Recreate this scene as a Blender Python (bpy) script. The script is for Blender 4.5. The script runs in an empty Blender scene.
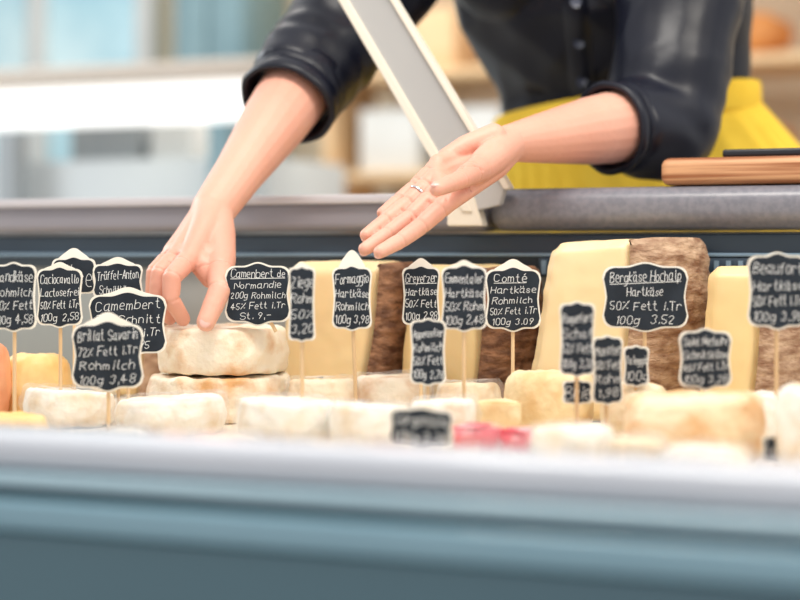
import bpy, bmesh, math, random
from mathutils import Vector, Matrix, noise
from mathutils.bvhtree import BVHTree
random.seed(4)
A=math.radians(21.5); F=1600.0; ZC=0.95
C=Vector((0,0,ZC)); DV=Vector((-math.sin(A),math.cos(A),0)); RV=Vector((math.cos(A),math.sin(A),0)); UZ=Vector((0,0,1))
def ray(x,y): return DV+RV*((x-400)/F)+UZ*((253-y)/F)
def P(x,y,t): return C+ray(x,y)*t
def onY(x,y,Y): return P(x,y,Y/ray(x,y).y)
sc=bpy.context.scene
COL=sc.collection
sc.view_settings.view_transform='Standard'
# ---------------------------------------------------------------- materials
def lin(c):
    r=[]
    for v in c:
        v=v/255.0
        r.append(v/12.92 if v<=0.04045 else ((v+0.055)/1.055)**2.4)
    return tuple(r)+(1.0,)
def mat(name,c1,rough=0.5,c2=None,scale=8.0,bump=0.0,bscale=None,metal=0.0,sss=0.0,lo=0.35,hi=0.65,coat=0.0,emit=0.0,stretch=(1,1,1),sheen=0,spec=0.5,alpha=1.0,trans=0.0,crease_shade=None):
    m=bpy.data.materials.new(name); m.use_nodes=True
    nt=m.node_tree; b=nt.nodes['Principled BSDF']
    b.inputs['Base Color'].default_value=lin(c1)
    b.inputs['Roughness'].default_value=rough
    b.inputs['Metallic'].default_value=metal
    b.inputs['Coat Weight'].default_value=coat
    b.inputs['Specular IOR Level'].default_value=spec
    b.inputs['Alpha'].default_value=alpha
    b.inputs['Transmission Weight'].default_value=trans
    if sheen: b.inputs['Sheen Weight'].default_value=sheen
    if sss:
        b.inputs['Subsurface Weight'].default_value=sss
        b.inputs['Subsurface Radius'].default_value=(1.0,0.45,0.25)
        b.inputs['Subsurface Scale'].default_value=0.004
    tc=nt.nodes.new('ShaderNodeTexCoord'); mp=nt.nodes.new('ShaderNodeMapping')
    mp.inputs['Scale'].default_value=stretch
    nt.links.new(tc.outputs['Object'],mp.inputs['Vector'])
    src=None
    if c2 is not None:
        n=nt.nodes.new('ShaderNodeTexNoise'); n.inputs['Scale'].default_value=scale; n.inputs['Detail'].default_value=5
        cr=nt.nodes.new('ShaderNodeValToRGB')
        cr.color_ramp.elements[0].position=lo; cr.color_ramp.elements[1].position=hi
        cr.color_ramp.elements[0].color=lin(c1); cr.color_ramp.elements[1].color=lin(c2)
        nt.links.new(mp.outputs['Vector'],n.inputs['Vector']); nt.links.new(n.outputs['Fac'],cr.inputs['Fac'])
        src=cr.outputs['Color']
        if crease_shade:  # occlusion-like shade mixed into the base colour of hollows by pointiness
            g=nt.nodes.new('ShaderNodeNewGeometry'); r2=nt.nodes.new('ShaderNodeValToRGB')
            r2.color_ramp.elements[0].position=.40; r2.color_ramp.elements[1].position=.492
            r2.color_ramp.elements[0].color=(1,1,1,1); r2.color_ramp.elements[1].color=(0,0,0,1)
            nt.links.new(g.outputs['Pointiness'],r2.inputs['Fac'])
            mx=nt.nodes.new('ShaderNodeMixRGB'); mx.inputs['Color2'].default_value=lin(crease_shade)
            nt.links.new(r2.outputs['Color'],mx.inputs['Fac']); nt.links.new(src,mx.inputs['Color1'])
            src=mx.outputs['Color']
        nt.links.new(src,b.inputs['Base Color'])
        if emit: nt.links.new(src,b.inputs['Emission Color'])
    if emit:
        if c2 is None: b.inputs['Emission Color'].default_value=lin(c1)
        b.inputs['Emission Strength'].default_value=emit
    if bump:
        n2=nt.nodes.new('ShaderNodeTexNoise'); n2.inputs['Scale'].default_value=bscale or scale*3; n2.inputs['Detail'].default_value=6
        bp=nt.nodes.new('ShaderNodeBump'); bp.inputs['Strength'].default_value=bump; bp.inputs['Distance'].default_value=0.004
        nt.links.new(mp.outputs['Vector'],n2.inputs['Vector']); nt.links.new(n2.outputs['Fac'],bp.inputs['Height'])
        nt.links.new(bp.outputs['Normal'],b.inputs['Normal'])
    return m
M={}
M['skin']=mat('skin',(222,160,138),0.45,(228,172,150),9,0.10,220,sss=0.12,crease_shade=(184,104,86))  # last colour: redder, darker tint painting shade into the skin creases
M['nail']=mat('nail',(236,184,172),0.22,coat=0.4)
M['blouse']=mat('satin_blouse',(7,10,24),0.38,(10,14,31),6,0.03,34,spec=0.42)
M['button']=mat('button',(70,74,90),0.2,coat=0.6)
M['apron']=mat('apron_yellow',(255,216,78),0.85,(250,206,64),10,0.25,60,spec=.2)
M['band']=mat('apron_band',(255,212,72),0.85,(248,200,60),12,0.3,90,spec=.2)
M['trousers']=mat('trousers',(30,34,48),0.8,(36,40,55),8)
M['hair']=mat('hair',(92,62,40),0.5,(66,42,26),30,0.4,80,stretch=(1,1,.2))
M['eye']=mat('eye',(235,235,235),0.2)
M['silver']=mat('silver',(225,225,228),0.2,metal=1.0)
M['slate']=mat('chalkboard',(30,37,46),0.75,(40,48,58),60,spec=.3)
M['cream']=mat('cream_frame',(248,244,234),0.5,(240,234,220),25)
M['chalk']=mat('chalk',(238,240,240),0.8)
M['stick']=mat('wood_stick',(228,198,156),0.6,(208,172,128),20,stretch=(1,1,.1))
M['cam']=mat('mottled_white_rind',(244,232,210),0.62,(216,164,108),30,0.8,75,sss=0.1,lo=0.46,hi=0.70)
M['cam2']=mat('white_mould_rind',(242,236,224),0.65,(226,200,162),38,0.6,90,sss=0.1,lo=0.47,hi=0.76)
M['cam3']=mat('cream_rind',(242,226,196),0.65,(220,182,132),36,0.6,100,sss=0.1,lo=0.44,hi=0.72)
M['paste']=mat('hard_cheese_paste',(246,220,164),0.40,(236,202,140),5,0.08,60,sss=0.15,lo=.3,hi=.7)
M['paste2']=mat('pale_cheese_paste',(248,226,180),0.40,(238,208,154),5,0.08,50,sss=0.15,lo=.3,hi=.7)
M['rind']=mat('brown_rind',(142,104,78),0.75,(204,172,142),80,0.9,150,lo=0.34,hi=0.66,stretch=(.8,.6,1.5))
M['rind2']=mat('dark_rind',(98,64,44),0.75,(164,120,88),80,0.9,150,lo=0.36,hi=0.68,stretch=(.8,.6,1.5))
M['orange']=mat('orange_rind',(242,194,120),0.5,(248,214,154),20,0.3,60,sss=0.15)
M['redrind']=mat('red_rind',(226,140,100),0.5,(240,176,132),24,0.3,60,sss=0.1)
M['yellow']=mat('yellow_cheese',(246,226,182),0.5,(228,190,134),32,0.5,80,sss=0.15,lo=.44,hi=.74)
M['orangerind']=mat('pale_orange_rind',(244,222,186),0.5,(224,170,112),24,0.5,80,sss=0.15,lo=.42,hi=.68,stretch=(1,1,1.6))
M['red']=mat('red_label',(228,60,84),0.4,(246,170,176),60,lo=0.48,hi=0.58)
M['wrap']=mat('plastic_film',(240,240,240),0.05,alpha=0.15,bump=1.0,bscale=45)
M['wood']=mat('board_wood',(208,158,118),0.5,(150,94,60),7,0.1,40,stretch=(.5,3,24),lo=.42,hi=.60,spec=.3)
M['black']=mat('black_plastic',(28,30,36),0.4)
M['granite']=mat('granite_top',(128,127,135),0.3,(116,116,125),140,lo=.4,hi=.6)
M['ledge']=mat('grey_ledge',(148,146,154),0.32,(140,138,147),6)
M['ledgelip']=mat('ledge_lip',(196,193,198),0.25)
M['rear']=mat('rear_panel_dark',(48,62,76),0.4,(58,74,88),5)
M['rear2']=mat('rear_panel_light',(156,160,158),0.4,(172,170,164),4)
M['steel']=mat('steel_strip',(132,156,174),0.3,metal=0.3)
M['deck']=mat('deck_white',(212,196,172),0.65,(228,214,194),14)
M['rail']=mat('front_rail_white',(212,215,222),0.16,(204,208,216),3,coat=0.6)
M['rail2']=mat('front_trim_blue',(172,198,208),0.16,(164,191,202),3,coat=.6)
M['rail3']=mat('front_band_blue',(136,172,186),0.16,(128,165,180),3,coat=.6)
M['fascia']=mat('front_fascia_teal',(68,104,116),0.15,(62,97,110),2,coat=.5)
M['strut']=mat('strut_grey',(188,187,184),0.25,(178,177,175),4)
M['strutl']=mat('strut_light',(234,226,210),0.35)
M['wall']=mat('wall_beige',(226,212,190),0.8,(214,198,172),1.5)
M['walll']=mat('wall_grey',(206,212,212),0.8,(196,202,204),2)
M['floor']=mat('floor_tile',(180,176,170),0.5,(165,160,155),3)
M['teal']=mat('window_glass_teal',(130,178,194),0.2,(196,218,222),1.6,emit=0.4)
M['tealdark']=mat('cabinet_teal',(104,134,144),0.6,(124,152,160),2)
M['whiteglow']=mat('lit_counter',(252,252,250),0.4,emit=0.9)
M['beigebar']=mat('beige_bar',(196,184,172),0.5,(186,176,164),3)
M['shelf']=mat('shelf_wood',(232,200,158),0.6,(222,188,144),3,stretch=(1,1,6))
M['bread']=mat('bread_crust',(214,150,86),0.7,(186,118,62),12,0.5,30)
M['greybox']=mat('grey_box',(160,166,168),0.6,(146,152,156),3)
M['palebox']=mat('pale_box',(226,228,226),0.6,(216,218,216),3)
# ---------------------------------------------------------------- object helpers
def link(o): COL.objects.link(o); return o
def top(name,label,cat,loc=(0,0,0),group=None):
    e=bpy.data.objects.new(name,None); e.location=loc; e.empty_display_size=0.05; link(e)
    e['label']=label; e['category']=cat
    if group: e['group']=group
    return e
def par(o,p):
    o.parent=p; o.matrix_parent_inverse=Matrix.Translation(-Vector(p.location)) if p.type=='EMPTY' else Matrix.Identity(4)
def tag_top(o,label,cat,group=None):
    o['label']=label; o['category']=cat
    if group: o['group']=group
def struct(o): o['kind']='structure'; o['label']=o.get('label',o.name.replace('_',' ')); return o
def bm_obj(name,bm,m,parent=None,smooth=True,ang=40):
    me=bpy.data.meshes.new(name); bmesh.ops.recalc_face_normals(bm,faces=bm.faces); bm.to_mesh(me); bm.free()
    return me_obj(name,me,m,parent,smooth,ang)
def me_obj(name,me,m,parent=None,smooth=True,ang=40):
    o=bpy.data.objects.new(name,me); link(o)
    me.materials.clear()
    me.materials.append(M[m] if isinstance(m,str) else m)
    if smooth:
        for p in me.polygons: p.use_smooth=True
        if ang<180:
            me.set_sharp_from_angle(angle=math.radians(ang))
    if parent: par(o,parent)
    return o
def box(name,lo,hi,m,parent=None,bev=0.003,seg=2):
    bm=bmesh.new(); bmesh.ops.create_cube(bm,size=1)
    lo=Vector(lo);hi=Vector(hi)
    for v in bm.verts: v.co=Vector(((v.co.x+.5)*(hi.x-lo.x)+lo.x,(v.co.y+.5)*(hi.y-lo.y)+lo.y,(v.co.z+.5)*(hi.z-lo.z)+lo.z))
    if bev: bmesh.ops.bevel(bm,geom=bm.edges[:],offset=bev,segments=seg,affect='EDGES',profile=0.5)
    return bm_obj(name,bm,m,parent)
def frame(axis):
    a=axis.normalized(); h=Vector((0,0,1)) if abs(a.z)<0.9 else Vector((1,0,0))
    u=a.cross(h).normalized(); w=a.cross(u).normalized(); return a,u,w
def add_sphere(bm,c,r,scale=(1,1,1),rot=None,seg=20):
    mt=Matrix.Translation(c)@((rot.to_4x4() if rot else Matrix.Identity(4)))@Matrix.Diagonal((r*scale[0],r*scale[1],r*scale[2],1))
    bmesh.ops.create_uvsphere(bm,u_segments=seg,v_segments=seg//2+2,radius=1,matrix=mt)
def add_frustum(bm,p0,r0,p1,r1,seg=20):
    ax=p1-p0
    if ax.length<1e-5: return
    a,u,w=frame(ax); r=[]
    for p,rad in ((p0,r0),(p1,r1)):
        r.append([bm.verts.new(p+(u*math.cos(2*math.pi*i/seg)+w*math.sin(2*math.pi*i/seg))*rad) for i in range(seg)])
    for i in range(seg): bm.faces.new((r[0][i],r[0][(i+1)%seg],r[1][(i+1)%seg],r[1][i]))
    bm.faces.new(r[0][::-1]); bm.faces.new(r[1])
def chain(bm,pts,capends=(True,True)):
    n=len(pts)
    for i,(p,r) in enumerate(pts):
        if (i==0 and not capends[0]) or (i==n-1 and not capends[1]): pass
        else: add_sphere(bm,p,r)
        if i<n-1: add_frustum(bm,p,r,pts[i+1][0],pts[i+1][1])
def loft(bm,rings):
    R=[[bm.verts.new(v) for v in r] for r in rings]; n=len(R[0])
    for a,b in zip(R,R[1:]):
        for i in range(n): bm.faces.new((a[i],a[(i+1)%n],b[(i+1)%n],b[i]))
    bm.faces.new(R[0][::-1]); bm.faces.new(R[-1])
def ell(c,hx,hy,n=48,yaw=0):
    return [Vector(c)+Vector((hx*math.cos(t)*math.cos(yaw)-hy*math.sin(t)*math.sin(yaw),hx*math.cos(t)*math.sin(yaw)+hy*math.sin(t)*math.cos(yaw),0)) for t in [2*math.pi*i/n for i in range(n)]]
def remesh(bm,vox,sm=6,fac=0.5):
    me=bpy.data.meshes.new('tmp'); bmesh.ops.recalc_face_normals(bm,faces=bm.faces); bm.to_mesh(me); bm.free()
    o=bpy.data.objects.new('tmp',me); link(o)
    md=o.modifiers.new('r','REMESH'); md.mode='VOXEL'; md.voxel_size=vox
    if sm:
        s=o.modifiers.new('s','SMOOTH'); s.iterations=sm; s.factor=fac
    bpy.context.view_layer.update()
    dg=bpy.context.evaluated_depsgraph_get()
    out=bpy.data.meshes.new_from_object(o.evaluated_get(dg))
    bpy.data.objects.remove(o); bpy.data.meshes.remove(me)
    return out
def lathe(bm,origin,axis,prof,seg=48,closed=False,wob=None):
    a,u,w=frame(axis); rings=[]
    for (h,r) in prof:
        ring=[]
        for i in range(seg):
            t=2*math.pi*i/seg; rr=r*(wob(t,h) if wob else 1)
            ring.append(bm.verts.new(origin+a*h+(u*math.cos(t)+w*math.sin(t))*rr))
        rings.append(ring)
    k=len(rings)
    for j in range(k if closed else k-1):
        A_,B_=rings[j],rings[(j+1)%k]
        for i in range(seg): bm.faces.new((A_[i],A_[(i+1)%seg],B_[(i+1)%seg],B_[i]))
    if not closed: bm.faces.new(rings[0][::-1]); bm.faces.new(rings[-1])
# ================================================================ ROOM
WY=5.2
w=box('wall_back',(-6.2,WY,0),(2.2,WY+.1,3.2),'wall',bev=0); struct(w)
w=box('wall_left',(-6.3,-2.0,0),(-6.2,WY+.1,3.2),'walll',bev=0); struct(w)
w=box('floor',(-6.3,-2.0,-.1),(2.2,WY+.1,0),'floor',bev=0); struct(w)
def bgbox(name,x0,y0,x1,y1,Y,dep,m,parent=None,bev=0.01):
    xc=(x0+x1)/2
    a=onY(x0,(y0+y1)/2,Y); b=onY(x1,(y0+y1)/2,Y)
    zt=onY(xc,y0,Y).z; zb=onY(xc,y1,Y).z
    return box(name,(a.x,Y,zb),(b.x,Y+dep,zt),m,parent,bev)
def window(n,x0,y0,x1,y1,Y,mull):
    fr=bgbox('window_%d'%n,x0,y0,x1,y1,Y,.05,'teal'); struct(fr)
    a=onY(x0,0,Y).x; b=onY(x1,0,Y).x; zt=onY((x0+x1)/2,y0,Y).z; zb=onY((x0+x1)/2,y1,Y).z
    k=0
    for i in range(mull+1):
        x=a+(b-a)*i/mull
        o=box('trim_%d'%(n*10+k),(x-.035,Y-.05,zb-.04),(x+.035,Y-.002,zt+.04),'palebox',bev=.005); struct(o); k+=1
window(1,-60,-120,150,170,WY-.06,2)
c=top('storage_cabinet','tall grey-teal storage cabinet with double doors against the wall','cabinet',(-2.9,4.9,0))
a=onY(172,0,4.8).x; b=onY(244,0,4.8).x
box('body',(a,4.82,0),(b,5.14,2.6),'tealdark',c)
box('door',(a+.01,4.80,.1),((a+b)/2-.005,4.818,2.55),'tealdark',c); box('door',((a+b)/2+.005,4.80,.1),(b-.01,4.818,2.55),'tealdark',c)
bc=top('service_counter','white lit service counter with a beige top rail in the shop','counter',(-2.6,3.6,0))
a=onY(-60,0,3.6).x; b=onY(250,0,3.6).x
box('body',(a,3.7,0),(b,4.2,1.20),'walll',bc)
box('light_panel',(a,3.6,1.285),(b+.02,3.66,1.390),'whiteglow',bc,.01)
box('top_rail',(a,3.55,1.398),(b+.22,3.75,1.436),'beigebar',bc,.008)
box('post',(a+.18,3.6,0),(a+.24,3.66,1.278),'greybox',bc,.005)
box('post',(b-.12,3.6,0),(b-.06,3.66,1.278),'tealdark',bc,.005)
for i,(x0,x1,y0,y1,m) in enumerate([(70,138,112,150,'greybox'),(150,190,120,160,'palebox')]):
    o=bgbox('storage_box',x0,y0,x1,y1,3.78,.2,m); z=onY((x0+x1)/2,y1,3.78).z
    for v in o.data.vertices: v.co.z+=1.20-z+.001
    tag_top(o,['grey storage box on the service counter','pale cardboard box on the service counter'][i],'box')
sh=top('wall_shelf','beige wooden wall shelving unit behind the counter','shelf',(-1.4,4.7,0))
a=onY(330,0,4.7).x; b=onY(830,0,4.7).x
box('side_panel',(a-.03,4.7,0),(a,5.1,2.5),'shelf',sh); box('side_panel',(b,4.7,0),(b+.03,5.1,2.5),'shelf',sh)
shz=[.3,.75,1.18,1.50,1.9]
for z in shz: box('shelf_board',(a+.001,4.7,z),(b-.001,5.1,z+.03),'shelf',sh)
def loaf(cx,cy,z,l,r):
    bm=bmesh.new(); add_sphere(bm,Vector((cx,cy,z+r*.8)),1,(l,r,r*.8),seg=24)
    for v in bm.verts:
        v.co+=v.normal*0.01*noise.noise(v.co*18)
        v.co.z-= .012*max(0,math.sin((v.co.x-cx)*90))*(1 if v.co.z>z+r else 0)
    o=bm_obj('bread_loaf',bm,'bread'); tag_top(o,'brown crusty bread loaf on the wooden shelf','bread','loaves on the shelf')
for z in (1.211,1.531,1.931):
    x=b-.25
    for k in range(3): loaf(x-k*.3,4.86,z,.13,.09)
for x0,m,z in ((360,'palebox',1.211),(440,'palebox',1.211),(395,'shelf',1.531)):
    a2=onY(x0,0,4.76).x
    o=box('cardboard_box',(a2,4.76,z),(a2+.2,5.0,z+.2),m); tag_top(o,'pale cardboard box on the wooden shelf','box','boxes on the shelf')
# ================================================================ DISPLAY CASE
X0,X1=-1.75,.45; DZ=.78
case=top('display_case','refrigerated cheese display counter with pale blue front trim','display case',(-.6,1.2,0))
box('base_cabinet',(X0,.86,0),(X1,1.74,.72),'rear2',case,.005)
box('deck',(X0,.90,.722),(X1,1.695,DZ),'deck',case,.003)
box('rear_panel',(X0,1.70,.722),(X1,1.735,.972),'rear2',case,.002)
box('rear_band',(X0,1.690,.932),(X1,1.6995,.970),'rear',case,.002)
box('steel_strip',(X0,1.682,.946),(X1,1.6895,.950),'steel',case,.001)
vg=box('vent_grille',(-.50,1.682,.924),(X1,1.6895,.9445),'rear',case,.001)
for i in range(44):
    x=-.495+i*.0125
    box('grille_bar',(x,1.676,.927),(x+.005,1.6815,.942),'steel',vg,0)
def extr(name,prof,m,parent):
    bm=bmesh.new(); r=[[bm.verts.new((x,y,z)) for (y,z) in prof] for x in (X0,X1)]
    n=len(prof)
    for i in range(n): bm.faces.new((r[0][i],r[0][(i+1)%n],r[1][(i+1)%n],r[1][i]))
    bm.faces.new(r[0]); bm.faces.new(r[1][::-1]); return bm_obj(name,bm,m,parent)
def rr(y0,y1,z0,z1,r,n=6):
    p=[]
    for cx,cz,a0 in ((y1-r,z1-r,0),(y0+r,z1-r,90),(y0+r,z0+r,180),(y1-r,z0+r,270)):
        for i in range(n+1):
            t=math.radians(a0+90*i/n); p.append((cx+r*math.cos(t),cz+r*math.sin(t)))
    return p
extr('front_rail',rr(.84,.898,.814,.838,.010),'rail',case)
extr('front_trim',rr(.835,.895,.804,.8135,.004),'rail2',case)
extr('front_trim',rr(.842,.895,.798,.8035,.002),'fascia',case)
extr('front_band',rr(.832,.895,.778,.7975,.004),'rail3',case)
extr('front_fascia',rr(.838,.858,.30,.7775,.004),'fascia',case)
XJ=onY(489,200,1.68).x
wt=top('worktop','grey service ledge along the back of the display case','worktop',(-1.2,1.8,.975))
def slab(name,x0,x1,y0,y1,z0,z1,m,parent,r=.012,endr=0.0):
    bm=bmesh.new(); bmesh.ops.create_cube(bm,size=1)
    for v in bm.verts: v.co=Vector(((v.co.x+.5)*(x1-x0)+x0,(v.co.y+.5)*(y1-y0)+y0,(v.co.z+.5)*(z1-z0)+z0))
    bmesh.ops.bevel(bm,geom=bm.edges[:],offset=r,segments=5,affect='EDGES',profile=.5)
    return bm_obj(name,bm,m,parent,ang=60)
slab('ledge_board',X0,XJ-.002,1.675,1.96,.9745,1.012,'ledge',wt,.010)
box('ledge_lip',(X0,1.668,1.006),(XJ-.02,1.6745,1.0165),'ledgelip',wt,.002)
g=slab('worktop',XJ+.002,X1,1.665,1.98,.9745,1.0205,'granite',None,.019)
tag_top(g,'dark grey stone worktop with a rounded end above the case','worktop')
# strut
YS=1.645
st=top('glass_support','slanted grey metal support bracket for the counter glass','metal bracket',tuple(onY(482,215,YS)))
def bar(name,pxs,Y0,Y1,m,parent):
    bm=bmesh.new(); r=[]
    for Y in (Y0,Y1): r.append([bm.verts.new(Vector((onY(x,y,Y0).x,Y,onY(x,y,Y0).z))) for x,y in pxs])
    n=len(pxs)
    bm.faces.new(r[0]); bm.faces.new(r[1][::-1])
    for i in range(n): bm.faces.new((r[0][i],r[0][(i+1)%n],r[1][(i+1)%n],r[1][i]))
    bmesh.ops.recalc_face_normals(bm,faces=bm.faces)
    bmesh.ops.bevel(bm,geom=bm.edges[:],offset=.0012,segments=2,affect='EDGES')
    return bm_obj(name,bm,m,parent)
bar('panel',[(288,-100),(330,-100),(506,184),(500,205),(472,212)],YS,YS+.012,'strut',st)
bar('edge_strip',[(279,-100),(289,-100),(473,212),(462,212)],YS-.004,YS+.014,'strutl',st)
bar('edge_strip',[(329,-100),(334,-100),(510,188),(504,190)],YS-.004,YS+.014,'strutl',st)
bar('foot',[(447,205),(474,196),(482,226),(447,226)],YS-.002,1.6645,'strutl',st)
# cutting board + knife
z=1.0215
cb=top('cutting_board','brown wooden cutting board lying on the grey stone worktop','cutting board',(-.25,1.75,z))
bx0=onY(661,160,1.68).x
slab('board',bx0,bx0+.42,1.675,1.788,z,z+.029,'wood',cb,.009)
z+=.003
kn=top('knife','black-handled knife lying on the cutting board','knife',(bx0+.15,1.73,z+.0265))
slab('handle',bx0+.060,bx0+.165,1.705,1.733,z+.0267,z+.0355,'black',kn,.003)
box('blade',(bx0+.166,1.707,z+.028),(bx0+.32,1.732,z+.0295),'silver',kn,.0004)
# ================================================================ CHEESE
def disp(me,amp,sc_):
    for v in me.vertices:
        v.co+=v.normal*amp*noise.noise(v.co*sc_)
def wheel(name,x,yb,wpx,h,m,label,z=DZ,cat='cheese',group=None,bulge=.002,t=None,amp=.0014,film=False,flat=False,bev=.006):
    if t is None:
        tf=(ZC-z)*F/(yb-253); t=tf
        for _ in range(4): t=tf+wpx/2*t/F
    r=wpx/2*t/F
    p=P(x,253,t); p.z=z+.0006
    b=min(bev,h*.3)
    def profile(gr):
        R_=r+gr; H=h+gr
        prof=[(0,R_*.02),(0,R_*.5),(0,R_-b)]
        for i in range(1,6):
            q=math.radians(90*i/5); prof.append((b-b*math.cos(q),R_-b+b*math.sin(q)))
        for i in range(1,8): prof.append((b+(H-2*b)*i/8,R_+bulge*math.sin(math.pi*i/8)))
        for i in range(0,6):
            q=math.radians(90*i/5); prof.append((H-b+b*math.sin(q),R_-b+b*math.cos(q)))
        for k_ in (.92,.8,.65,.45,.25,.02): prof.append((H-.0012*(1-k_),(R_-b)*k_))
        return prof
    bm=bmesh.new(); ph=random.random()*9
    wob=lambda q,hh:1+.010*math.sin(2*q+ph)+.006*math.sin(5*q+ph)
    lathe(bm,p,UZ,profile(0),96,wob=wob)
    tx=0 if flat else random.uniform(-.06,.06); ty=0 if flat else random.uniform(-.08,.02)
    o=bm_obj(name,bm,m,None,ang=180); zmin=p.z
    disp(o.data,amp,45); disp(o.data,.0014,130)
    for v in o.data.vertices:
        k=(v.co.z-zmin)/h; v.co.z+=k*((v.co.x-p.x)*tx+(v.co.y-p.y)*ty)
        v.co.z=max(v.co.z,zmin)
    tag_top(o,label,cat,group)
    if film:
        bm=bmesh.new(); lathe(bm,p,UZ,profile(.0035)[2:],110,wob=wob)
        f=bm_obj('plastic_wrap',bm,'wrap',o,ang=180)
        for v in f.data.vertices:
            k=(v.co.z-zmin)/h; v.co.z+=k*((v.co.x-p.x)*tx+(v.co.y-p.y)*ty)
            v.co+=v.normal*.0026*(noise.noise(v.co*80)+.7*noise.noise(Vector((v.co.x*35,v.co.y*35,v.co.z*200))))
            v.co.z=max(v.co.z,zmin)
    return p,r,t
gW='soft cheese rounds on the deck'; W_='round_cheese'
p,r,t0=wheel(W_,220,425,138,.045,'cam','mottled white camembert round under another one',group=gW,flat=True,amp=.0028)
ZT=p.z+.0464
pT,rT,tT=wheel(W_,223,0,127,.047,'cam','mottled white camembert round with tan patches under a hand',z=ZT,t=t0,group=gW,flat=True,amp=.003)
wheel(W_,70,430,86,.034,'cam2','small white soft cheese round beside price tag',group=gW,film=True)
wheel(W_,171,438,106,.032,'cam2','white soft cheese round in front of the stack',group=gW,film=True)
wheel(W_,288,452,98,.040,'cam2','white soft cheese round in plastic film',group=gW,film=True)
wheel(W_,372,458,80,.040,'cam2','white soft cheese round in plastic film',group=gW,film=True)
wheel(W_,443,450,64,.040,'cam2','white soft cheese round in plastic film',group=gW,film=True)
wheel(W_,322,425,66,.042,'cam3','cream-coloured soft cheese round with rough rind',group=gW,film=True)
wheel(W_,394,424,76,.044,'cam','mottled white soft cheese round in plastic film',group=gW,film=True)
wheel(W_,468,427,64,.040,'cam3','cream-coloured soft cheese round in film',group=gW,film=True)
wheel(W_,549,438,86,.058,'yellow','pale yellow soft cheese round with rough rind',group=gW,bev=.012)
wheel(W_,634,442,66,.050,'cam3','cream-coloured soft cheese round with rough rind',group=gW,bev=.012)
wheel(W_,757,448,52,.046,'cam2','white soft cheese round with downy rind',group=gW)
wheel(W_,694,468,134,.054,'orangerind','large pale cheese round with orange rind',group=gW,bev=.012)
wheel(W_,572,480,78,.036,'cam2','flat white cheese round in plastic film',group=gW,film=True)
wheel(W_,636,490,56,.034,'cam3','flat cream cheese round in plastic film',group=gW,film=True)
wheel(W_,706,502,86,.032,'cam2','flat white cheese round in plastic film',group=gW,film=True)
wheel(W_,812,476,68,.066,'cam2','tall white cheese round with downy rind',group=gW,bev=.012)
wheel(W_,38,422,64,.066,'orange','small yellow-orange cheese round beside the tags',group=gW,bev=.016)
wheel(W_,-12,424,42,.080,'redrind','small reddish washed-rind cheese round',group=gW,bev=.016)
wheel(W_,12,452,66,.028,'orange','flat orange-rinded cheese round',group=gW)
wheel(W_,226,468,70,.022,'cam3','flat cream cheese round with downy rind',group=gW,film=True)
wheel(W_,120,462,60,.022,'cam2','flat white cheese round with downy rind',group=gW,film=True)
wheel(W_,322,486,60,.028,'cam3','flat cream cheese round in plastic film',group=gW,film=True)
def wedge_piece(x,yb,w,h,m,label,film=True,ang=0,z=DZ,lab=None,name='cheese_wedge'):
    tf=(ZC-z)*F/(yb-253); r=w*tf/F; pp=P(x,253,tf+r*.4); pp.z=z+.0008
    e=top(name,label,'cheese',tuple(pp))
    bm=bmesh.new(); n=12; a0=-math.radians(35); a1=math.radians(35)
    rot=Matrix.Rotation(math.radians(ang),3,'Z')
    pl=[Vector((0,-r*.5,0))]+[Vector((math.sin(a0+(a1-a0)*i/n)*r,-r*.5+math.cos(a0+(a1-a0)*i/n)*r,0)) for i in range(n+1)]
    lo=[bm.verts.new(pp+rot@q) for q in pl]; hi=[bm.verts.new(pp+rot@q+Vector((0,0,h))) for q in pl]
    bm.faces.new(lo[::-1]); bm.faces.new(hi); k=len(pl)
    for i in range(k): bm.faces.new((lo[i],lo[(i+1)%k],hi[(i+1)%k],hi[i]))
    bmesh.ops.bevel(bm,geom=bm.edges[:],offset=.002,segments=2,affect='EDGES')
    bm_obj('cheese_body',bm,m,e)
    if film:
        bm=bmesh.new()
        add_sphere(bm,pp+Vector((0,0,h*.5)),1,(r*.6,r*.6,h*.70),seg=36)
        for v in bm.verts: v.co+=v.normal*.003*noise.noise(v.co*60); v.co.z=max(v.co.z,z+.0006)
        bm_obj('plastic_wrap',bm,'wrap',e,ang=180)
    if lab:
        bm=bmesh.new()
        vs=[bm.verts.new(pp+rot@Vector((a_*r*.42,b_*r*.3+r*.15,h+.0012+c_))) for c_ in (0,.0006) for a_,b_ in ((-1,-.6),(1,-.6),(1,1),(-1,1))]
        bm.faces.new(vs[:4]);bm.faces.new(vs[4:])
        for i in range(4): bm.faces.new((vs[i],vs[(i+1)%4],vs[4+(i+1)%4],vs[4+i]))
        bm_obj('paper_label',bm,lab,e,False)
wedge_piece(504,444,46,.036,'yellow','cut wedge of pale yellow cheese',film=False,ang=70)
wedge_piece(484,462,58,.025,'red','red and white packaged cheese wedge in film',ang=88,lab='red')
wedge_piece(528,464,54,.023,'red','red and white packaged cheese wedge in film',ang=95,lab='red')
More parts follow.
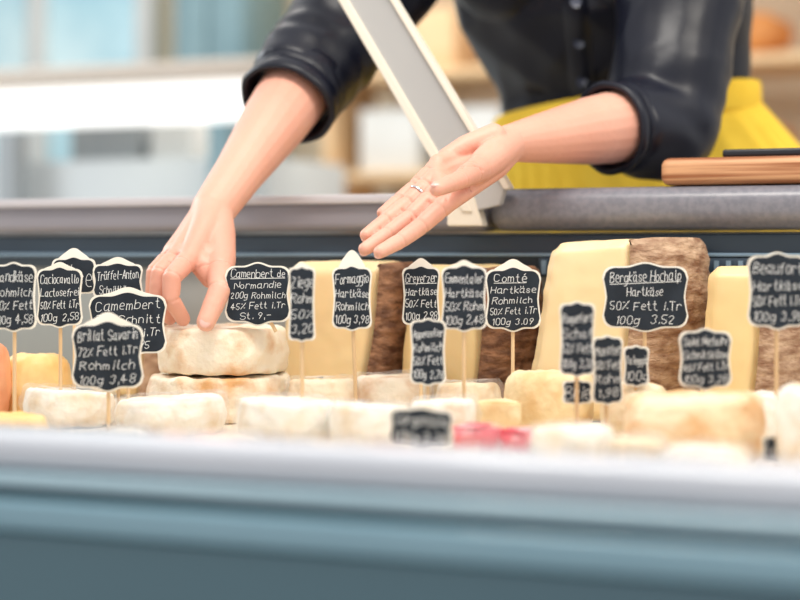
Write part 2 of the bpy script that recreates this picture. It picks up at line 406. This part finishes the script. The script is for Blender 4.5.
def block(xtl,xtr,xbl,xbr,xkt,xkb,ytop,Y,L,m,rind,label,ytopr=None,z=DZ+.0008,name='hard_cheese_wedge'):
    ytopr=ytopr or ytop
    tl=onY(xtl,ytop,Y); tr=onY(xtr,ytopr,Y); bl=onY(xbl,300,Y); br=onY(xbr,300,Y); bl.z=br.z=z
    kt=onY(xkt,ytopr,Y+L); kb=onY(xkb,300,Y+L); kt.z=tr.z; kb.z=z
    back=Vector((0,L,0))
    e=top(name,label,'cheese',((tl.x+tr.x)/2,Y,z))
    b2=bmesh.new(); vs=[b2.verts.new(q) for q in [bl,br,tr,tl,bl+back,kb,kt,tl+back]]
    for f in ((0,1,2,3),(7,6,5,4),(0,4,5,1),(1,5,6,2),(2,6,7,3),(3,7,4,0)): b2.faces.new([vs[i] for i in f])
    bmesh.ops.recalc_face_normals(b2,faces=b2.faces)
    bmesh.ops.bevel(b2,geom=b2.edges[:],offset=.008,segments=5,affect='EDGES')
    out=remesh(b2,.004,4,.5); out.update()
    for v in out.vertices:
        v.co+=v.normal*(.0022*noise.noise(v.co*14)+.0008*noise.noise(v.co*70)); v.co.z=max(v.co.z,z)
    me_obj('cheese_paste',out,m,e,ang=180)
    k=.009; n=30; mz=36
    sd=(kb-br).normalized(); nrm=Vector((sd.y,-sd.x,0)).normalized()
    bm=bmesh.new()
    def rp(i,j,out):
        f=i/n; h=j/mz
        q=br.lerp(tr,h).lerp(kb.lerp(kt,h),f)+nrm*(.0005+.012*math.sin(math.pi*f)+.005*math.sin(math.pi*h)+(k if out else -.006))
        if out: q+=nrm*(.0022*noise.noise(q*34)+.0012*noise.noise(q*140)+.0011*math.sin(q.z*420+3*noise.noise(q*12))) - nrm*(.010*(abs(2*h-1)**8)+.007*(abs(2*f-1)**8))
        q.z-=.004*(abs(2*f-1)**6)*h if out else .002*h
        return bm.verts.new(q)
    G=[[[rp(i,j,s) for j in range(mz+1)] for i in range(n+1)] for s in (0,1)]
    for s in (0,1):
        for i in range(n):
            for j in range(mz): bm.faces.new((G[s][i][j],G[s][i+1][j],G[s][i+1][j+1],G[s][i][j+1]))
    for i in range(n):
        bm.faces.new((G[0][i][0],G[1][i][0],G[1][i+1][0],G[0][i+1][0])); bm.faces.new((G[0][i][mz],G[1][i][mz],G[1][i+1][mz],G[0][i+1][mz]))
    for j in range(mz):
        bm.faces.new((G[0][0][j],G[1][0][j],G[1][0][j+1],G[0][0][j+1])); bm.faces.new((G[0][n][j],G[1][n][j],G[1][n][j+1],G[0][n][j+1]))
    bm_obj('rind',bm,rind,e,ang=60)
block(284,384,276,362,414,392,262,1.565,.09,'paste2','rind2','tall pale hard cheese wedge with brown rind')
block(404,487,396,476,538,530,266,1.565,.10,'paste','rind2','tall yellow hard cheese wedge with dark brown rind')
block(548,634,520,624,706,696,242,1.555,.105,'paste2','rind','large hard cheese wedge with mottled brown rind',ytopr=237)
block(706,764,696,754,822,816,266,1.535,.11,'paste','rind','pale hard cheese wedge with brown rind')
block(88,146,85,142,152,148,300,1.62,.05,'paste2','rind','pale hard cheese wedge behind the price tags')
# ================================================================ PRICE TAGS
GL={'A':"022842 1434",'B':"0208 0838473605 053544433202",'C':"4738180703123243",'D':"0208 082847432202",'E':"48080242 0535",'F':"480802 0535",
'G':"47381807031232434525",'H':"0802 4842 0545",'K':"0802 480542",'L':"080242",'M':"0208244842",'N':"02084248",'R':"0208 0838473605 2542",
'S':"473818070615354443321203",'T':"0848 2822",'Z':"08480242",'a':"361605031233 363242",'b':"0802 0516364543321203",'c':"361605031232",
'd':"3832 351605031233",'e':"043435261605031232",'f':"38281712 0626",'g':"351605031233 36312000",'h':"0802 0516263532",'i':"1612 1718",
'k':"0802 360432",'l':"181322",'m':"0602 05162522 25364542",'n':"0602 0516263532",'o':"160503122233352616",'p':"0600 0516263533221203",
'q':"3630 351605031233",'r':"0602 05162635",'s':"35261605142433221203",'t':"18132232 0626",'u':"0603122233 3632",'v':"061236",'w':"0612253246",
'x':"0632 3602",'y':"0613 3600",'z':"06360232",'0':"180703122233372818",'1':"071812",'2':"07182837360232",'3':"0718283736253433221203",
'4':"280444 2722",'5':"380805253433221203",'6':"28170403122233342504",'7':"083812",'8':"180706152536372818 1504031222333425",
'9':"36251506071828373612",'%':"0248 0717 3343",'.':"1213",',':"1311",'-':"0535"}
GL['ä']=GL['a']+" 0708 2728"; GL['ü']=GL['u']+" 0708 2728"; GL['ö']=GL['o']+" 0708 2728"; GL['é']=GL['e']+" 1728"
def strokes(text):
    x=0; out=[]
    for ch in text:
        if ch==' ': x+=3.0; continue
        g=GL.get(ch)
        if g is None: x+=2; continue
        mx=0; dy=random.uniform(-.35,.35); dx=random.uniform(-.15,.15); sc_=random.uniform(.90,1.1); sl=random.uniform(.04,.22)
        for s in g.split(' '):
            pts=[(int(s[i]),int(s[i+1])-2) for i in range(0,len(s),2)]
            mx=max(mx,max(p[0] for p in pts))
            pts=[(x+dx+p[0]*sc_+p[1]*sl,p[1]*sc_+dy) for p in pts]
            if len(pts)>3:
                q=[pts[0]]
                for a_,b_ in zip(pts,pts[1:]):
                    q.append((a_[0]*.75+b_[0]*.25,a_[1]*.75+b_[1]*.25)); q.append((a_[0]*.25+b_[0]*.75,a_[1]*.25+b_[1]*.75))
                q.append(pts[-1]); pts=q
            out.append(pts)
        x+=mx+1.4
    return out,max(1,x-1.4)
def outline(w,h,ins=0.0,hump=0.0):
    a=w/2-ins; b=h/2-ins; n=min(w,h)*.16; bp=min(w,h)*.06
    q=[]; K=10
    for i in range(K+1):
        f=i/K; q.append(((a-n)*f, b-bp+bp*(0.5+0.5*math.cos(math.pi*min(1,f*1.5)))))
    for i in range(1,7):
        q.append((a-n*(1-(i/6)), b-bp-n*(1-math.sqrt(max(0,1-(i/6)**2)))))
    for i in range(1,4):
        q.append((a-bp*.8*math.sin(math.pi*i/8), b-bp-n-(b-bp-n)*i/3.0))
    pts=q+[(x,-y) for x,y in q[::-1][1:]]
    pts=pts+[(-x,y) for x,y in pts[::-1][1:-1]]
    out=[]
    for x,y in pts:
        if hump and y>0 and abs(x)<w*.34: y+=hump*math.cos(x/(w*.34)*math.pi/2)**.8
        out.append((x,y))
    return out
TG='chalkboard price tags in the cheese'
def price_tag(x,y,w,h,t,lines,ybot=None,hump=0,roll=0,yaw=0,sx=0,label=None,under=False):
    W=w*t/F; H=h*t/F; c=P(x,y,t)
    rot=Matrix.Rotation(A+math.radians(yaw),3,'Z')@Matrix.Rotation(math.radians(roll),3,'Y')
    R=rot@Vector((1,0,0)); U=rot@UZ; N=rot@Vector((0,-1,0))
    base=P(x+sx,253,t)
    zb=DZ+.001 if ybot is None else P(x,ybot,t).z
    e=top('price_tag',label or 'small black chalkboard price tag with cream frame on a stick','price tag',(base.x,base.y,zb),TG)
    def plate(nm,pts,n0,n1,m):
        bm=bmesh.new(); r=[[bm.verts.new(c+R*px+U*py+N*nn) for px,py in pts] for nn in (n0,n1)]
        k=len(pts)
        bm.faces.new(r[0]); bm.faces.new(r[1][::-1])
        for i in range(k): bm.faces.new((r[0][i],r[0][(i+1)%k],r[1][(i+1)%k],r[1][i]))
        return bm_obj(nm,bm,m,e,False)
    plate('frame',outline(W,H,0,hump*t/F),0,.002,'cream')
    plate('chalkboard',outline(W,H,.0016,0),.0021,.0026,'slate')
    if lines:
        n=len(lines); aw=W*.82; ah=H*.84; wts=[1.25]+[1.0]*(n-1); tot=sum(wts); vs=[];fs=[]; yy=ah/2
        def seg(a_,b_,lw):
            d=b_-a_
            if d.length<1e-7: return
            d.normalize(); nn=Vector((-d.y,d.x))*lw; ex=d*lw*.8; o_=len(vs)
            for q in (a_-ex-nn,b_+ex-nn,b_+ex+nn,a_-ex+nn): vs.append(c+R*q.x+U*q.y+N*.0029)
            fs.append([o_,o_+1,o_+2,o_+3])
        for i,ln in enumerate(lines):
            lh=ah*wts[i]/tot
            frac=1.0
            if isinstance(ln,tuple): ln,frac=ln
            pl,tw=strokes(ln)
            sy=lh*.66/6.6; s_x=min(aw*frac/tw,sy*1.15); sy=min(sy,s_x*1.9)
            tilt=random.uniform(-.02,.06); lw=max(.00020,min(.00029,sy*.26))
            x_off=-(aw-tw*s_x)*.25*random.uniform(0,1)
            yb_=yy-lh*.80
            for ps in pl:
                pp=[Vector(((px-tw/2)*s_x+x_off,yb_+py*sy+(px-tw/2)*s_x*tilt)) for px,py in ps]
                for a_,b_ in zip(pp,pp[1:]): seg(a_,b_,lw)
            if under and i==0:
                a_=Vector((-tw/2*s_x+x_off,yb_-lh*.10-tw/2*s_x*tilt)); b_=Vector((tw/2*s_x+x_off,yb_-lh*.06+tw/2*s_x*tilt)); seg(a_,b_,lw)
            yy-=lh
        me=bpy.data.meshes.new('lettering'); me.from_pydata(vs,[],fs); me_obj('lettering',me,'chalk',e,False)
    bm=bmesh.new(); tp=c+U*(-H*.1)-N*.0022; bt=Vector((base.x,base.y,zb))-N*.0022
    add_frustum(bm,tp,.0018,bt,.0018,12); bm_obj('stick',bm,'stick',e)
T=price_tag
T(14,297,46,70,1.50,['Landkäse','Rohmilch','50% Fett','100g 4,58'])
T(60,297,46,62,1.56,['Caciocavallo','Lactosefrei','50% Fett i.Tr','100g 2,58'],hump=4)
T(74,276,44,40,1.61,['Käse'],hump=8)
T(118,281,50,38,1.60,['Trüffel-Anton',('Schnittkäse',.8)],hump=5)
T(128,324,78,66,1.58,['Camembert','Bio Schnitt','50% Fett i.Tr','100g 2,95'],hump=4)
T(108,356,72,72,1.46,['Brillat Savarin','72% Fett i.Tr','Rohmilch','100g 3,48'],hump=8)
T(258,294,66,64,1.59,['Camenbert de','Normandie','200g Rohmilch','45% Fett i.Tr',('St. 9,-',.7)],ybot=332,sx=18,label='chalkboard price tag for camembert stuck in the cheese round',under=True)
T(302,304,27,76,1.44,['Ziege','Rohm','50%','3,20'],hump=4)
T(352,298,40,66,1.52,['Formaggio','Hartkäse','Rohmilch','100g 3,98'],hump=15,sx=5)
T(421,296,38,62,1.56,['Greyerzer','Hartkäse','50% Fett','100g 2,98'],hump=7,under=True)
T(464,298,46,68,1.46,['Emmentaler','Hartkäse','50% Rohm','100g 2,48'],hump=4)
T(513,299,56,66,1.56,[('Comté',.7),'Hartkäse','Rohmilch','50% Fett i.Tr','100g 3.09'],hump=7,label='chalkboard price tag reading Comté on a wooden stick',under=True)
T(428,352,36,68,1.44,['Appenzeller','Rohmilch','50% Fett','100g 2,78'])
T(645,297,86,70,1.51,['Bergkäse Hochalp',('Hartkäse',.5),'50% Fett i.Tr','100g  3.52'],label='wide chalkboard price tag for mountain cheese',under=True)
T(577,339,36,76,1.38,['Roquefort','Schaf','52% Fett','100g 3,30'])
T(607,370,32,70,1.40,['Munster','50% Fett','Rohm','1,98'],yaw=10)
T(636,366,26,42,1.44,['Taleggio','100g'])
T(705,359,53,62,1.39,['Saint Nectaire','Schnittkäse','45% Fett i.Tr','100g 3,28'])
T(777,291,60,78,1.40,['Beaufort','Hartkäse','50% Fett i.Tr','100g 3,98'])
T(421,427,64,40,1.26,['Gorgonzola','100g 2,20'],roll=3)
T(577,392,30,26,1.42,['Brie'])
T(777,448,32,28,1.28,['Feta'])
# ================================================================ PERSON
shA=Vector((-.73,2.0,1.42)); shB=Vector((-.385,2.0,1.42))
dB=-.05
def PB(x,y,t): return P(x,y,t+dB)
elA=P(330,42,1.93); wrA=P(213,210,1.700)
elB=P(662,120,1.88); wrB=PB(510,143,1.73)
person=top('person','person in navy satin blouse and yellow apron reaching over the counter','person',(-.52,2.2,0))
def build_arm(el,wr,sh,hand,wr_r):
    bm=bmesh.new()
    a=wr-el
    chain(bm,[(sh,.045),(el,.040)])
    chain(bm,[(el,.041),(el+a*.25,.043),(el+a*.5,.0380),(el+a*.8,.0275),(wr,wr_r)])
    hand(bm)
    return bm
nails=[]; joints=[]
def finger(bm,pts,rs,dors):
    chain(bm,list(zip(pts,rs)))
    for a_,b_,r1,r2 in zip(pts,pts[1:],rs,rs[1:]):
        add_sphere(bm,a_.lerp(b_,.5),(r1+r2)*.5*1.03)
    for i in range(1,len(pts)-1):
        joints.append((pts[i],(pts[i+1]-pts[i-1]).normalized(),rs[i]))
    joints.append((pts[0].lerp(pts[1],.38),(pts[1]-pts[0]).normalized(),rs[0]))
    ax=(pts[-1]-pts[-2]).normalized(); d=(dors-ax*dors.dot(ax)).normalized()
    nails.append((pts[-1]-ax*.001,ax,d,rs[-1]))
def handA(bm):
    W=wrA; dors=(Vector((-.5,-.5,.6))).normalized()
    mc={'i':P(189,259,1.624),'m':P(180,253,1.640),'r':P(174,253,1.658),'p':P(173,259,1.676)}
    side=(P(230,215,1.705)-P(196,209,1.705))*.5
    roots=[W+side*.15+DV*-.012,W+side*0+DV*-.003,W-side*.1+DV*.006,W-side*.2+DV*.013]
    for k,ro in zip('imrp',roots):
        q=mc[k]; chain(bm,[(W,.0225),(ro.lerp(q,.35),.0168),(ro.lerp(q,.7),.0138),(q,.0122)])
    ks=[mc[k] for k in 'imrp']
    for u_,v_ in zip(ks,ks[1:]): chain(bm,[(u_,.0116),(v_,.0116)])
    finger(bm,[mc['i'],P(172,277,1.590),P(171,299,1.590),P(183,319,1.606)],[.0112,.0097,.0088,.0076],dors)
    finger(bm,[mc['m'],P(160,273,1.612),P(157,297,1.610),P(170,318,1.624)],[.0110,.0096,.0086,.0074],dors)
    finger(bm,[mc['r'],P(155,272,1.638),P(153,294,1.638),P(164,316,1.646)],[.0104,.0092,.0082,.0068],dors)
    finger(bm,[mc['p'],P(159,277,1.664),P(158,296,1.666),P(167,315,1.668)],[.0096,.0082,.0072,.0062],dors)
    chain(bm,[(W,.0205),(P(218,235,1.668),.0185),(P(220,260,1.640),.0165)])
    chain(bm,[(P(198,252,1.642),.014),(P(216,262,1.638),.0155)])
    chain(bm,[(P(198,258,1.635),.0135),(P(212,276,1.622),.0130)])
    # thumb bends over the near rim of the cheese
    finger(bm,[P(220,260,1.638),P(220,290,1.592),P(206,322,1.5755)],[.0152,.0118,.0096],Vector((.45,-.85,.3)))
PALM=(-DV*.75+UZ*.6-RV*.25).normalized()
def handB(bm):
    W=wrB; nrm=PALM; dors=-nrm
    mc={'i':PB(450,200,1.622),'m':PB(442,188,1.638),'r':PB(437,176,1.653),'p':PB(439,164,1.666)}
    pts={'i':[PB(421,226,1.602),PB(400,241,1.586),PB(380,252,1.570)],
         'm':[PB(411,217,1.618),PB(388,234,1.602),PB(365,249,1.585)],
         'r':[PB(408,203,1.635),PB(386,220,1.620),PB(366,235,1.605)],
         'p':[PB(414,187,1.651),PB(398,200,1.640),PB(382,213,1.628)]}
    up=(PB(437,163,1.674)-PB(449,200,1.622))
    roots=[W-up*.25,W-up*.08,W+up*.08,W+up*.18]
    for k,ro in zip('imrp',roots):
        q=mc[k]; chain(bm,[(W,.0192),(ro.lerp(q,.3),.0146),(ro.lerp(q,.65)+dors*.003,.0106),(q,.0108)])
    ks=[mc[k] for k in 'imrp']
    for u_,v_ in zip(ks,ks[1:]): chain(bm,[(u_,.0102),(v_,.0102)])
    for k,rs in (('i',[.0106,.0088,.0079,.0065]),('m',[.0106,.0089,.0079,.0067]),('r',[.0102,.0085,.0076,.0064]),('p',[.0094,.0075,.0067,.0056])):
        finger(bm,[mc[k]]+pts[k],rs,dors)
    for k1,k2 in (('i','m'),('m','r'),('r','p')):
        m1=mc[k1].lerp(pts[k1][0],.35); m2=mc[k2].lerp(pts[k2][0],.35); chain(bm,[(m1,.0070),(m2,.0070)])
    chain(bm,[(PB(494,137,1.700)+nrm*.002,.0130),(PB(466,148,1.690)+nrm*.003,.0112),(PB(447,158,1.68)+nrm*.001,.0100)])
    chain(bm,[(W,.0185),(PB(493,157,1.676),.0172),(PB(476,170,1.644),.0150)])
    finger(bm,[PB(477,169,1.640),PB(460,180,1.592),PB(437,189,1.562)],[.0138,.0094,.0075],Vector((.1,-.1,1.0)))
meA=build_arm(elA,wrA,shA,handA,.0235); meB=build_arm(elB,wrB,shB,handB,.0200)
armA=remesh(meA,.0015,6,.5); armB=remesh(meB,.0015,5,.5)
def seg_dist(p,a,b):
    ab=b-a; t=max(0,min(1,(p-a).dot(ab)/ab.length_squared)); return (p-a-ab*t).length
lines=[[PB(452,158,1.60),PB(443,176,1.60),PB(444,196,1.60)],[PB(447,150,1.6),PB(462,160,1.60),PB(462,188,1.60)],[PB(488,150,1.60),PB(472,156,1.60),PB(462,168,1.6),PB(458,186,1.60)]]
def detail(me,palm=None,ctr=None):
    me.update()
    out=[]
    for v in me.vertices:
        p_=v.co; n_=v.normal; d=0
        for (c,ax,r_) in joints:
            w_=p_-c
            if abs(w_.x)>.02 or abs(w_.y)>.02 or abs(w_.z)>.02: continue
            s_=w_.dot(ax); rad=(w_-ax*s_).length
            if rad<r_*1.5: d-=.0009*math.exp(-(s_/.0013)**2)
        if palm is not None and n_.dot(palm)>.15:
            w_=p_-ctr
            if w_.length<.06:
                q=w_-palm*w_.dot(palm); d-=.0055*math.exp(-(q.length/.014)**2)
                for L in lines:
                    for a_,b_ in zip(L,L[1:]):
                        pa=a_-palm*(a_-ctr).dot(palm)-ctr; pb=b_-palm*(b_-ctr).dot(palm)-ctr
                        dd=seg_dist(q,pa,pb)
                        if dd<.006: d-=.0012*math.exp(-(dd/.0015)**2)/1.3
        out.append(p_+n_*d)
    for v,c in zip(me.vertices,out): v.co=c
    me.update()
detail(armA); detail(armB,PALM,PB(458,168,1.655))
chest=P(603,0,2.12); waist=P(625,105,2.20); hip=P(648,190,2.26)
bm=bmesh.new()
loft(bm,[ell((-.50,2.27,.88),.165,.11),ell((hip.x,hip.y,.98),.175,.115),ell((waist.x,waist.y,waist.z),.135,.085),ell((chest.x,chest.y,chest.z),.145,.09),ell((-.557,2.01,1.40),.15,.075)])
chain(bm,[(shA,.05),(Vector((-.557,2.02,1.45)),.06),(shB,.05)])
chain(bm,[(Vector((-.557,2.0,1.46)),.05),(Vector((-.557,1.95,1.58)),.045)])
hc=Vector((-.557,1.92,1.66))
add_sphere(bm,hc,1,(.075,.095,.115),seg=32); add_sphere(bm,hc+Vector((0,-.03,-.06)),1,(.055,.06,.06))
add_sphere(bm,hc+Vector((0,-.098,-.015)),1,(.012,.018,.024)); add_sphere(bm,hc+Vector((0,-.088,-.062)),1,(.024,.01,.008))
for s in (-1,1): add_sphere(bm,hc+Vector((s*.076,0,-.01)),1,(.01,.018,.03))
for s in (-1,1): chain(bm,[(Vector((-.50+s*.085,2.27,.88)),.09),(Vector((-.50+s*.09,2.26,.48)),.055),(Vector((-.50+s*.09,2.29,.08)),.038)]); 
for s in (-1,1): chain(bm,[(Vector((-.50+s*.09,2.29,.045)),.036),(Vector((-.50+s*.10,2.14,.03)),.029)])
trunk=remesh(bm,.007,6)
vs=[];fs=[]
for me in (armA,armB,trunk):
    off=len(vs); vs+= [v.co.copy() for v in me.vertices]; fs+=[[off+q for q in p_.vertices] for p_ in me.polygons]
me=bpy.data.meshes.new('body'); me.from_pydata(vs,[],fs); me.update()
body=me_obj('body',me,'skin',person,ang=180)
for (p_,ax,d,r_) in nails:
    bm=bmesh.new(); sd=ax.cross(d).normalized()
    rot=Matrix((sd,ax,d)).transposed()
    add_sphere(bm,p_+d*(r_*.58)+ax*.001,1,(r_*.68,r_*.95,r_*.34),rot,seg=16)
    bm_obj('fingernail',bm,'nail',person,ang=180)
q0=PB(437,176,1.653); q1=PB(408,203,1.635); c=q0.lerp(q1,.66); ax=(q1-q0)
bm=bmesh.new(); lathe(bm,c,ax,[(.0013*math.cos(k),.0096+.0009*math.sin(k)) for k in [2*math.pi*i/10 for i in range(10)]],40,closed=True)
bm_obj('finger_ring',bm,'silver',person,ang=180)
bm=bmesh.new(); add_sphere(bm,hc+Vector((0,.018,.015)),1,(.086,.10,.118),seg=32)
for v in bm.verts:
    if v.co.y<hc.y-.045 and v.co.z<hc.z+.055: v.co.y=hc.y-.045
add_sphere(bm,hc+Vector((0,.12,.0)),1,(.045,.045,.05)); bm_obj('hair',bm,'hair',person,ang=180)
for s in (-1,1):
    bm=bmesh.new(); add_sphere(bm,hc+Vector((s*.03,-.083,.005)),.011); bm_obj('eye',bm,'eye',person)
# --- blouse
bm=bmesh.new()
loft(bm,[ell((hip.x,hip.y,1.04),.170,.118),ell((waist.x,waist.y,waist.z-.04),.160,.110),ell((waist.x,waist.y-.005,waist.z+.01),.172,.116),
  ell((chest.x-.002,chest.y,chest.z-.03),.194,.125),ell((chest.x-.01,chest.y-.02,chest.z+.05),.198,.125),ell((-.557,2.01,1.42),.17,.095),ell((-.557,2.01,1.47),.09,.07)])
for s in (-1,1): add_sphere(bm,Vector((-.545+s*.08,1.985,1.335)),.085)
cA=elA+(wrA-elA)*.31; cB=elB+(wrB-elB)*.30
chain(bm,[(Vector((-.62,2.03,1.42)),.075),(shA,.075),(shA.lerp(elA,.5),.070),(elA,.062),(cA,.053)],(True,False))
chain(bm,[(Vector((-.49,2.03,1.42)),.075),(shB,.078),(shB.lerp(elB,.5),.073),(elB+Vector((0,0,-.006)),.061),(cB,.048)],(True,False))
bl=remesh(bm,.004,14,.5)
bl.update()
newco=[]
def soft(q): 
    v=noise.noise(q); return 1-2.2*math.sqrt(v*v+.012)
for v in bl.vertices:
    p_=v.co; n_=v.normal
    q=Vector((p_.x*6+p_.z*5,p_.y*7,p_.z*9+p_.x*6))
    d=.0065*soft(q)
    q2=Vector((p_.x*15-p_.z*12,p_.y*9,p_.z*7+p_.x*6)); d+=.0030*soft(q2)
    for a_,b_,e_ in ((shA,cA,elA),(shB,cB,elB)):
        L=(p_-e_).length
        if L<.12:
            ax=(b_-a_).normalized(); s_=(p_-e_).dot(ax)
            d+=.0026*(1-L/.12)*math.sin(s_*120+5.0*noise.noise(p_*10))
    newco.append(p_+n_*d)
for v,cn in zip(bl.vertices,newco): v.co=cn
bl.update()
blouse=me_obj('blouse',bl,'blouse',person,ang=180)
def cuff(c,ax,r,L,flare):
    bm=bmesh.new()
    prof=[(-.012,r-.006),(-.008,r+.001),(L*.2,r+.002),(L*.45,r+.003),(L*.52,r+.0005),(L*.56,r+.003),(L*.9,r+.004+flare),(L,r+.002+flare),(L,r-.002+flare),(L*.85,r-.004),(L*.4,r-.007),(-.012,r-.010)]
    ph=random.random()*6
    lathe(bm,c,ax,prof,72,closed=True,wob=lambda q,h:1+.030*math.sin(2*q+ph)+.010*math.sin(5*q+h*80+ph)+.006*math.sin(9*q-h*120))
    bm_obj('rolled_cuff',bm,'blouse',person,ang=180)
cuff(cA-(wrA-elA).normalized()*.012,wrA-elA,.0530,.044,.000)
cuff(cB-(wrB-elB).normalized()*.014,wrB-elB,.0470,.038,.001)
bpy.context.view_layer.update()
bvh=BVHTree.FromPolygons([v.co.copy() for v in bl.vertices],[list(p_.vertices) for p_ in bl.polygons])
def hit(x,y):
    d=ray(x,y).normalized(); h=bvh.ray_cast(C,d); return h[0],h[1]
def plx(y): return 574+(y+10)*.085
bm=bmesh.new(); rows=[]
for k in range(30):
    y=-90+k*6.5; row=[]
    for dx,df in ((-13,-.001),(-12,.0025),(0,.003),(12,.0025),(13,-.001)):
        h,n_=hit(plx(y)+dx,y)
        if h is None: row=None;break
        row.append(bm.verts.new(h-DV*df))
    if row: rows.append(row)
for a_,b_ in zip(rows,rows[1:]):
    for i in range(4): bm.faces.new((a_[i],a_[i+1],b_[i+1],b_[i]))
bmesh.ops.smooth_vert(bm,verts=bm.verts,factor=.5)
bm_obj('button_placket',bm,'blouse',person,ang=180)
for y in (-40,3,44,82):
    h,n_=hit(plx(y),y)
    if h is None: continue
    bm=bmesh.new(); lathe(bm,h-DV*.0045,-DV,[(0,.004),(0,.0065),(.002,.0072),(.003,.0062),(.0022,.0045),(.0022,.001)],24)
    bm_obj('button',bm,'button',person)
# --- apron
bm=bmesh.new(); n=160; rows=[]
tz=lambda X:1.110+(X+.70)*.13
levels=14
for j in range(levels+1):
    f=j/levels; row=[]
    for i in range(n):
        th=2*math.pi*i/n
        zt=tz(waist.x+.17*math.cos(th)); zb=.62; z=zt+(zb-zt)*f
        k=min(1,(zt-z)/.12)
        hx=.182+(.242-.182)*k; hy=.124+(.165-.124)*k
        cx=waist.x+(hip.x+.016-waist.x)*k; cy=waist.y+(hip.y-waist.y)*k
        s_=math.sin(17*th+2*math.sin(3*th)); pl=1+(.012+.012*f)*(1-2*abs(s_))*min(1,f*8)
        row.append(bm.verts.new((cx+hx*math.cos(th)*pl,cy+hy*math.sin(th)*pl,z)))
    rows.append(row)
for a_,b_ in zip(rows,rows[1:]):
    for i in range(n): bm.faces.new((a_[i],a_[(i+1)%n],b_[(i+1)%n],b_[i]))
ap=bm_obj('apron',bm,'apron',person,ang=180)
sd=ap.modifiers.new('sol','SOLIDIFY'); sd.thickness=.002
bm=bmesh.new(); rows=[]
for j,(dz,dr) in enumerate([(.022,0),(.024,.002),(.018,.004),(-.012,.005),(-.016,.003),(-.014,0)]):
    row=[]
    for i in range(n):
        th=2*math.pi*i/n; z=tz(waist.x+.17*math.cos(th))+dz
        row.append(bm.verts.new((waist.x+(.181+dr)*math.cos(th),waist.y-.004+(.124+dr)*math.sin(th),z)))
    rows.append(row)
for a_,b_ in zip(rows,rows[1:]):
    for i in range(n): bm.faces.new((a_[i],a_[(i+1)%n],b_[(i+1)%n],b_[i]))
bm_obj('apron_waistband',bm,'band',person,ang=60)
bm=bmesh.new()
for s in (-1,1): chain(bm,[(Vector((-.50+s*.085,2.27,.92)),.105),(Vector((-.50+s*.09,2.26,.48)),.075),(Vector((-.50+s*.09,2.29,.09)),.06)],(True,False))
me_obj('trousers',remesh(bm,.010,5),'trousers',person,ang=180)
# ================================================================ LIGHT
wd=bpy.data.worlds.new('world'); sc.world=wd; wd.use_nodes=True
bg=wd.node_tree.nodes['Background']; bg.inputs['Color'].default_value=(.985,.985,1.0,1); bg.inputs['Strength'].default_value=.86
def area(name,loc,tgt,size,pw,col,sy=None):
    l=bpy.data.lights.new(name,'AREA'); l.energy=pw; l.color=col; l.shape='RECTANGLE'; l.size=size; l.size_y=sy or size
    o=bpy.data.objects.new(name,l); link(o); o.location=loc
    o.rotation_euler=(Vector(tgt)-Vector(loc)).to_track_quat('-Z','Y').to_euler()
    return o
area('ceiling_light',(-.4,.9,2.5),(-.6,1.6,.9),1.0,25,(1,.95,.87),.4)
area('window_light',(-3.6,2.2,2.3),(-.7,1.8,1.0),1.2,46,(.92,.97,1))
area('shop_light',(-1.6,4.0,2.9),(-1.8,4.6,1.0),2.0,46,(1,.95,.87))
area('side_light',(.9,1.2,2.3),(-.45,2.2,1.1),.6,14,(1,.93,.82))
# ================================================================ CAMERA
cd=bpy.data.cameras.new('camera'); cam=bpy.data.objects.new('camera',cd); link(cam)
cam.location=C; cam.rotation_euler=(math.radians(90),0,A)
cd.sensor_width=36; cd.lens=72; cd.shift_y=-47/800.0
cd.clip_start=.02
cd.dof.use_dof=True; cd.dof.focus_distance=1.58; cd.dof.aperture_fstop=2.4
sc.camera=cam
